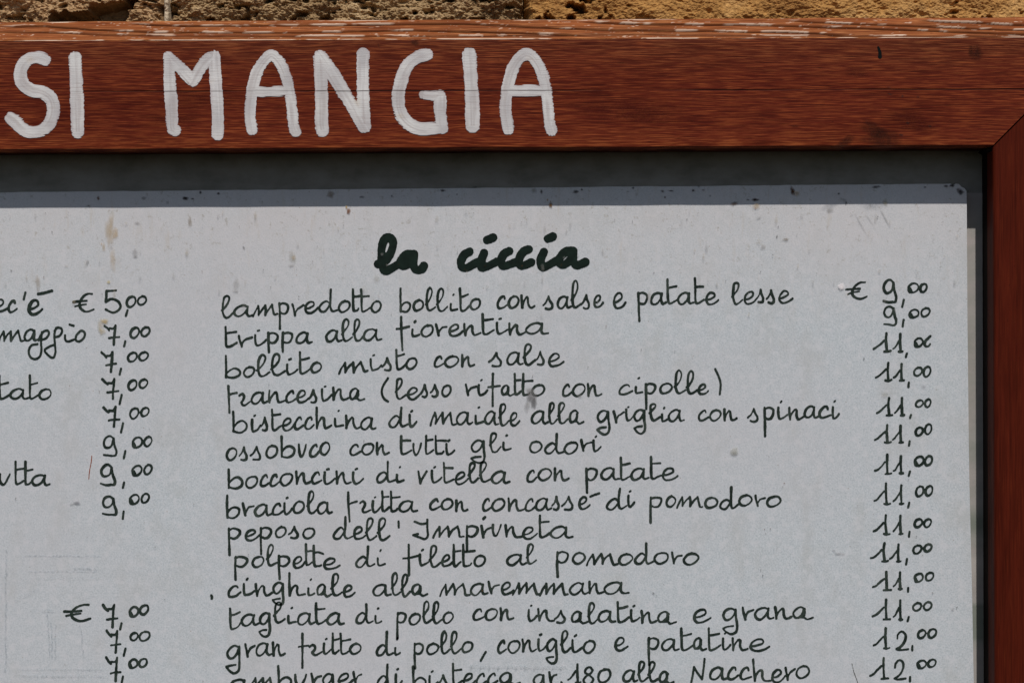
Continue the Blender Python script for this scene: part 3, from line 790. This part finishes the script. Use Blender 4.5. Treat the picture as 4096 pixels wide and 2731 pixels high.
price(Q2, zl, [('9',1134,726,1322,974),('O',1498,734,1628,862),('0',1632,726,1742,850)], [(1414,936),(1402,994)], 'price 9,00')
price(Q2, zl, [('9',1158,1082,1340,1314),('O',1468,1064,1598,1190),('0',1600,1052,1710,1176)], [(1410,1268),(1400,1346)], 'price 9,00')
price(Q3, zl, [('E',722,658,1042,864),('7',1158,664,1348,938),('O',1464,688,1588,814),('0',1584,668,1706,790)], [(1386,884),(1370,950)], 'price 7,00 with a euro sign')
price(Q3, zl, [('7',1200,958,1384,1226),('0',1476,982,1584,1086),('0',1580,968,1722,1092)], [(1430,1172),(1412,1250)], 'price 7,00')
price(Q3, zl, [('7',1200,1262,1384,1552),('O',1460,1286,1578,1400),('0',1574,1276,1688,1390)], [(1402,1490),(1388,1556)], 'price 7,00')
price((1740, 2231), Z, [('1',1240,988,1378,1182),('8',1380,1012,1510,1190),('0',1522,1034,1664,1176)], None, 'the number 180')

# left column word ends
word(None, 'ec', [-90,88,200], [415,420], 132, org=Q1, z=zl, say="the end of a word before an apostrophe", extra=[[(290,198),(270,276)]])
word(None, 'e', [318,485], [446], 155, org=Q1, z=zl, r=INK * 1.25, say='e with an accent', extra=[[(435,214),(510,202),(592,178)]])
word(None, 'ma', [-20,278,440], [762,745], 125, org=Q1, z=zl, say='maggio', extra=[
    [(440,742),(462,690),(500,640),(545,632),(558,665),(530,715),(480,735),(450,730)], [(478,650),(468,760),(472,860),(450,930),(400,956),(345,930),(328,860),(360,800),(428,785)],
    [(640,600),(620,680),(628,800),(632,880),(612,935),(575,932),(510,860),(560,815),(628,790)], [(622,640),(650,600),(695,604),(708,640),(680,690),(635,705)],
    [(742,685),(745,735),(775,756),(840,735)], [(795,563),(840,576)], [(910,640),(870,690),(865,740),(905,755),(955,715),(968,660),(935,632),(905,645)]])
word(None, 'tato', [-30,108,322,440,610], [1408,1408,1408,1410], 112, 262, org=Q1, z=zl)
word(None, 'utTa', [-20,158,275,362,570], [962,955,962,966], 118, 258, org=Q2, z=zl)

# heading in a broad marker
def heading(reg, strokes, r, label):
    ox, oy = REG[reg]; st = []
    for pl in strokes:
        c = catmull([(ox + x / Z, oy + y / Z) for x, y in pl], 4.0); st.append((c, r * (1 + .06 * np.sin(np.arange(len(c)) / 5.))))
    o = link('heading_word', ink_mesh('heading_word', st, 2.2, DP, SL, edge=1.3), m_title, sheet); o['label'] = label
heading('A', [[(1580,366),(1640,345),(1700,260),(1724,170),(1700,124),(1655,124),(1622,180),(1612,280),(1622,370),(1648,428),(1700,410),(1760,375)],
              [(1912,275),(1850,278),(1800,330),(1790,365),(1830,385),(1890,345),(1918,275),(1918,275),(1915,370),(1940,420),(1990,415),(2012,385)]], 17.0, 'the word la in thick dark green marker')
heading('B', [[(325,250),(275,280),(245,340),(255,395),(300,402),(370,365),(430,340)],
              [(462,262),(438,330),(440,398),(500,385),(580,345)], [(490,140),(520,130),(545,118)],
              [(698,245),(650,272),(622,330),(640,385),(700,370),(770,345)], [(882,228),(830,252),(792,320),(806,382),(850,375),(905,350)],
              [(1025,252),(995,325),(1010,395),(1070,375),(1140,335)], [(1062,128),(1090,118),(1108,108)],
              [(1298,240),(1230,250),(1175,310),(1172,360),(1215,372),(1280,320),(1302,245),(1302,245),(1305,340),(1330,378),(1385,362),(1415,348)]], 16.6, 'the word ciccia in thick dark green marker')

# faint show-through print, stain marks, specks and a painted glint
def blobs(name, items, depth, origin, parent, off=.0003, label=None, kind='stuff'):
    V = []; F = []; So = []; Co = []
    rb = random.Random(3)
    for (x, y, rx, ry, ang, col, a) in items:
        b = len(V); NR, NA = 5, 14
        V.append(P(x, y, depth - off)); So.append(a); Co.append(col)
        ph = [rb.uniform(.75, 1.25) for _ in range(NA)]
        for i in range(1, NR + 1):
            for k in range(NA):
                t = 2 * math.pi * k / NA; q = i / NR * ph[k]
                u = math.cos(t) * rx * q; v = math.sin(t) * ry * q
                ca, sa = math.cos(ang), math.sin(ang)
                V.append(P(x + u * ca - v * sa, y + u * sa + v * ca, depth - off)); So.append(a * max(0, 1 - (i / NR) ** 2)); Co.append(col)
        F += [[b, b + 1 + (k + 1) % NA, b + 1 + k] for k in range(NA)]
        for i in range(NR - 1):
            for k in range(NA):
                p = b + 1 + i * NA; q = p + NA; k2 = (k + 1) % NA
                F.append([p + k, p + k2, q + k2, q + k])
        off += .0000012
    me = mesh(name, V, F, origin); attr(me, 'soft', So)
    ca = me.attributes.new('col', 'FLOAT_COLOR', 'POINT')
    ca.data.foreach_set('color', np.array([(*c, 1) for c in Co], dtype=np.float32).ravel())
    o = link(name, me, m_blob, parent); o['kind'] = kind
    if label: o['label'] = label
    return o
GLINT = (.95, .90, .90)
BR, DKB, YE, GY, BK = (.16, .07, .02), (.05, .028, .02), (.55, .36, .12), (.30, .29, .28), (.03, .025, .025)
it = [(393,843-50,5,7,0,BR,.9),(742,793,11,6,.1,BK,.95),(770,795,5,3,0,BK,.8),(802,770,4,5,0,BK,.9),(873,774,5,4,0,DKB,.9),(575,793,9,6,0,DKB,.45),(670,811,6,6,0,GY,.5),(354,823,5,3,0,BK,.5),
      (1394,845,7,11,0,(.22,.07,.01),.95),(1386,828,4,6,0,YE,.9),(1322,777,14,14,0,(.2,.13,.05),.5),(1447,788,8,4,.1,BK,.6),(1567,784,4,4,0,BK,.8),(1772,762,9,4,.1,BK,.85),(1828,778,3,3,0,BK,.6),
      (1900,748,8,4,.2,BK,.5),(2203,818,6,12,-.1,(.17,.08,.02),.85),(2190,800,4,5,0,YE,.6),(2166,767,5,8,0,DKB,.7),(2137,762,10,9,0,(.15,.13,.07),.4),(2304,767,9,6,0,BK,.85),(2327,758,4,4,0,BK,.8),
      (2512,767,4,3,0,BK,.6),(2532,752,5,4,0,BK,.9),(2650,765,7,4,.5,DKB,.8),(2660,789,3,5,0,DKB,.8),(2686,763,9,3,0,BK,.7),(2773,762,5,4,0,BK,.8),(2795,746,4,4,0,DKB,.6),(2813,760,6,3,0,DKB,.7),(2841,784,3,4,0,BK,.5),
      (2936,814,13,6,-.2,(.12,.07,.04),.85),(3021,799,12,5,0,DKB,.95),(2992,799,5,3,0,DKB,.8),(3170,763,7,17,-.25,(.10,.035,.015),.95),(3186,775,10,12,0,YE,.35),(3355,775,4,4,0,BK,.8),(3385,812,3,5,0,BK,.8),(3375,800,14,5,.5,GY,.5),
      (3505,748,14,5,-.1,BK,.7),(3700,748,4,4,0,BK,.7),(3784,744,8,4,0,BK,.8),(3808,742,10,6,0,BK,.95),(3842,768,13,11,.4,BK,.8),(3832,758,9,5,0,(.25,.22,.22),.7),(3541,808,9,16,0,(.3,.26,.12),.35),
      (440,920,20,70,.02,YE,.38),(462,935,13,26,0,(.6,.38,.12),.42),(452,1040,14,60,-.03,YE,.28),(415,990,7,22,0,YE,.35),(406,976,4,7,0,(.6,.33,.08),.5),(760,885,9,26,-.05,(.3,.24,.16),.5),(550,893,14,8,0,GY,.4),
      (540,1010,14,22,0,GY,.35),(541,1026,13,5,0,GY,.45),(350,1050,6,14,.2,GY,.5),(265,1065,10,6,0,(.45,.4,.3),.3),(45,1083,4,4,0,BK,.7),(975,990,4,10,-.6,BK,.5),(1172,1030,18,30,0,(.45,.42,.34),.35),(1175,1030,10,14,0,YE,.3),(1165,1062,12,7,0,GY,.5),
      (944,1135,15,26,0,(.5,.48,.45),.35),(942,1165,16,5,0,GY,.5),(1507,1115,16,16,0,(.5,.48,.42),.35),(3142,957,15,12,0,(.4,.38,.33),.4),(3145,957,12,3,.2,BR,.6),(3108,946,3,7,.2,BK,.8),(3113,907,2,6,0,BK,.8),(2748,878,3,5,0,BK,.8),
      (3052,990,12,12,.6,GY,.4),(3035,872,14,6,-.6,GY,.4),(3022,833,3,3,0,(.3,.1,.02),.9),(3024,824,14,9,0,YE,.4),(3540,870,40,4,1.1,GY,.5),(3480,880,3,40,-.6,GY,.35),(3440,890,4,60,-.5,GY,.35),(3320,840,12,8,0,GY,.45),
      (418,1285,19,13,0,(.55,.38,.12),.75),(408,1325,15,15,0,(.62,.50,.30),.6),(400,1300,14,30,0,(.6,.5,.32),.35),(435,1128,9,8,0,(.58,.46,.18),.6),(150,1125,13,30,-.15,(.45,.38,.30),.45),(152,1160,8,12,0,(.4,.35,.3),.35),
      (2128,1592,26,26,0,(.24,.23,.23),.85),(2122,1565,22,20,0,(.3,.29,.28),.6),(2136,1612,14,22,.1,(.16,.15,.15),.75),(2108,1622,12,30,.1,(.35,.34,.33),.5),(2318,1583,10,8,0,GY,.5),(2130,1505,3,10,.3,BK,.5),
      (2938,1802,19,19,0,(.58,.57,.52),.8),(2938,1815,15,9,0,(.42,.41,.36),.7),(3358,2213,26,6,.05,(.3,.3,.31),.6),(3335,2200,9,4,.6,(.3,.3,.31),.5),(306,2010,16,8,0,(.28,.28,.3),.7),(285,2015,12,4,0,(.35,.35,.36),.5),
      (2613,2370,7,3,.4,BK,.9),(2626,2381,4,2,.3,BK,.7),(3051,2301,3,6,.2,BK,.95),(3043,2280,2,10,.2,BK,.4),(3137,1932,3,3,0,BR,.9),(3131,1946,3,2,0,BK,.8),(3058,2116,2,4,.4,BR,.8),(3082,2114,2,4,0,BR,.8),(3062,2133,3,2,.6,BR,.7),
      (3456,1434,3,6,-.1,BK,.9),(2565,1398,4,4,0,BK,.6),(3563,1412,3,3,0,BK,.6),(1930,1165-0,2,2,0,BK,.4),(2616,1091,4,4,0,BK,.7),(2557,1087,3,3,0,BK,.6),(2903,1124,2,4,0,BK,.7),(3108,2193,2,2,0,BR,.8),(1565,1258,3,3,0,BK,.6),
      (3695,1545,12,9,0,(.4,.4,.42),.5),(3812,2435,8,8,0,(.4,.4,.4),.5),(3300,2118-0,3,3,0,BR,.5),(3545,1550+20,26,3,0,(.35,.33,.3),.35),(3540,1580,18,10,0,(.5,.47,.4),.35),(3666,2145,3,3,0,BK,.8),(3690,2219,2.5,2.5,0,BK,.8)]
it = [(x, y, rx * (1.35 if y < 860 else 1), ry * (1.35 if y < 860 else 1), a_, c_, al) for (x, y, rx, ry, a_, c_, al) in it]
it += [(3365, 1146, 16, 16, 0, GLINT, 1.0), (3365, 1146, 13, 13, 0, GLINT, 1.0)]  # pale discs painting a sun glint onto the sheet
rs = random.Random(21)
for _ in range(230):
    x = rs.uniform(20, 3850); y = 850 + 1880 * rs.random() ** 1.9; r = rs.choice([1.5, 2, 2, 2.5, 3.2])
    it.append((x, y, r, r * rs.uniform(.8, 2.0), rs.uniform(-.5, .5), rs.choice([BR, BK, GY, GY, DKB]), rs.uniform(.3, .75)))
for _ in range(120):
    x = rs.uniform(20, 3850); y = 845 + 430 * rs.random() ** 1.3; r = rs.uniform(3, 9)
    it.append((x, y, r, r * rs.uniform(1, 3.4), rs.uniform(-.15, .15), rs.choice([(.45, .42, .38), (.5, .42, .3), (.40, .39, .38)]), rs.uniform(.15, .38)))
blobs('stains_and_glint', it, DP, SL, sheet, label='small rust, dirt and water marks with one painted glint')
def ghost(lines, a=.22):
    st = []
    for (x0, y0, x1, y1, w) in lines:
        n = max(2, int(math.hypot(x1 - x0, y1 - y0) / 9))
        for k in range(n):
            t = k / n; yield (lerp(x0, x1, t) + rs.uniform(-3, 3), lerp(y0, y1, t) + rs.uniform(-2, 2), 7 if abs(x1 - x0) > abs(y1 - y0) else w, w if abs(x1 - x0) > abs(y1 - y0) else 7, 0, (.36, .42, .46), a * rs.uniform(.4, 1.2))
g = list(ghost([(100,2223,400,2223,3),(120,2285,390,2285,3),(300,2272,392,2275,6),(190,2450,200,2630,4),(205,2490,210,2630,5),(222,2500,222,2640,4),(322,2500,335,2635,4),(95,2675,420,2675,3),(90,2702,420,2702,4),(25,2200,22,2690,5),(170,2440,220,2440,5),(130,2310,420,2310,2),(60,2400,160,2350,3),
               (1880,2662,2270,2668,5)], .30))
for k in range(11): g.append((1885 + k * 36, 2670, 5, 11, .5, (.36, .40, .42), .30))
blobs('show_through_print', g, DP, SL, sheet, off=.00022, label='faint print showing through the paper')
line_mark('hair', [(1047,632),(1040,700),(1022,800),(1012,900)], org=Q2, z=zl, r=1.7, mat=simple('red_brown_hair', (.28,.07,.03), .6), label='short red brown hair')
line_mark('hair', [(282,1360),(300,1440),(325,1510),(345,1568)], org=R3, z=zr, r=1.3, mat=simple('grey_fibre', (.16,.16,.15), .6), label='thin grey fibre')

# ------------------------------------------------------------------ painted letters on the top rail
Z1 = 1.96
def brush(ch, org, strokes):
    st = []
    for pl, r in strokes:
        c = catmull([(org + x / Z1, y / Z1) for x, y in pl], 5.0)
        rr = r / Z1 * (1 + .03 * np.sin(np.arange(len(c)) / 7. + jr.uniform(0, 6)) + .03 * np.sin(np.arange(len(c)) / 2.3))
        st.append((c, rr * 1.08 + 2.4))
    me = ink_mesh('painted_letter', st, 2.6, 0.0, BL, edge=2.6, off=.00020, want_depth=True, escale=46.0, ey=6.5)
    o = link('painted_letter', me, m_paint, top_rail); o['label'] = 'white brushed capital %s' % ch
brush('S', 0, [([(350,470),(300,452),(230,465),(175,520),(160,600),(185,665),(250,710),(330,725),(395,770),(418,850),(400,940),(345,1010),(260,1035),(180,1010),(125,955),(85,925)], 44)])
brush('I', 0, [([(590,455),(598,600),(603,800),(610,1035)], 45)])
brush('M', 0, [([(1328,455),(1332,650),(1345,850),(1350,1000),(1372,1022)], 42), ([(1325,450),(1420,540),(1512,640)], 40), ([(1512,640),(1590,510),(1665,440)], 40), ([(1678,440),(1690,620),(1705,850),(1708,1000),(1705,1055)], 40)])
brush('A', 0, [([(1975,1015),(1958,900),(1975,720),(2020,560),(2100,450),(2150,445),(2215,530),(2262,680),(2285,850),(2300,980),(2320,1035)], 38), ([(1995,715),(2120,722),(2250,712)], 36)])
brush('N', 1100, [([(352,445),(362,650),(365,850),(365,960),(372,1022)], 44), ([(355,445),(440,560),(560,760),(700,990)], 46), ([(700,990),(692,800),(690,600),(690,425)], 42)])
brush('G', 1100, [([(1190,430),(1110,455),(1030,530),(985,650),(965,760),(980,880),(1040,965),(1130,1010),(1230,1010),(1310,1005)], 44), ([(1308,1005),(1295,880),(1295,750)], 42), ([(1300,748),(1230,755),(1160,745)], 34)])
brush('I', 1100, [([(1525,430),(1535,600),(1545,800),(1550,990)], 48)])
brush('A', 1100, [([(1828,1010),(1805,850),(1825,680),(1870,530),(1940,440),(2000,435),(2065,510),(2110,640),(2135,800),(2150,950),(2170,1020)], 40), ([(1820,708),(1960,712),(2120,715)], 38), ([(2178,1010),(2192,1015)], 24)])
# little black mark and dark stain marks on the rail
c = catmull([(3513, 190), (3519, 208), (3520, 228)], 3.0)
o = link('black_mark', ink_mesh('black_mark', [(c, np.linspace(4.5, 8.0, len(c)))], 2.0, 0.0, BL, off=.0001), simple('black_paint_fleck', (.004, .006, .006), .8, .1), top_rail)
rb = [(3530,560,95,48,0,(.035,.012,.008),.52),(3500,520,70,34,.5,(.03,.012,.008),.45),(3375,572,52,22,-.6,(.03,.012,.008),.50),(3905,215,32,34,0,(.04,.012,.008),.6),(3640,480,120,50,.3,(.05,.008,.006),.35),(2500,440,300,50,0,(.06,.008,.006),.30),(820,400,260,50,0,(.09,.016,.007),.3),(3882,200,9,24,0,(.04,.012,.006),.45),
      (3610,385,6,7,.3,BK,.5),(3672,388,9,5,0,BK,.4),(3560,377,16,4,.1,BK,.5),(3630,493,9,6,.3,BK,.55),(3605,540,12,5,.1,BK,.45),(3720,505,8,4,.2,BK,.45),(3555,350,14,3,0,BK,.4),(3180,505,20,6,.1,(.04,.012,.008),.4),
      (1662,172,20,14,.3,(.04,.015,.01),.5),(355,430+67,12,3,0,BK,.4),(1515,183,3,14,-.3,(.06,.02,.01),.5),(3430,290,60,24,.1,(.06,.014,.008),.25),(700,480,120,30,0,(.075,.012,.006),.30),(2600,470,160,40,0,(.07,.012,.007),.22)]
for _ in range(60):
    rb.append((rs.uniform(20, 3900), rs.uniform(175, 570), rs.uniform(8, 34), rs.uniform(1.0, 2.2), 0, (.03, .008, .005), rs.uniform(.25, .6)))
blobs('dark_stains', rb, 0.0, BL, top_rail, off=.00006, label='dark blotches and nicks in the wood')
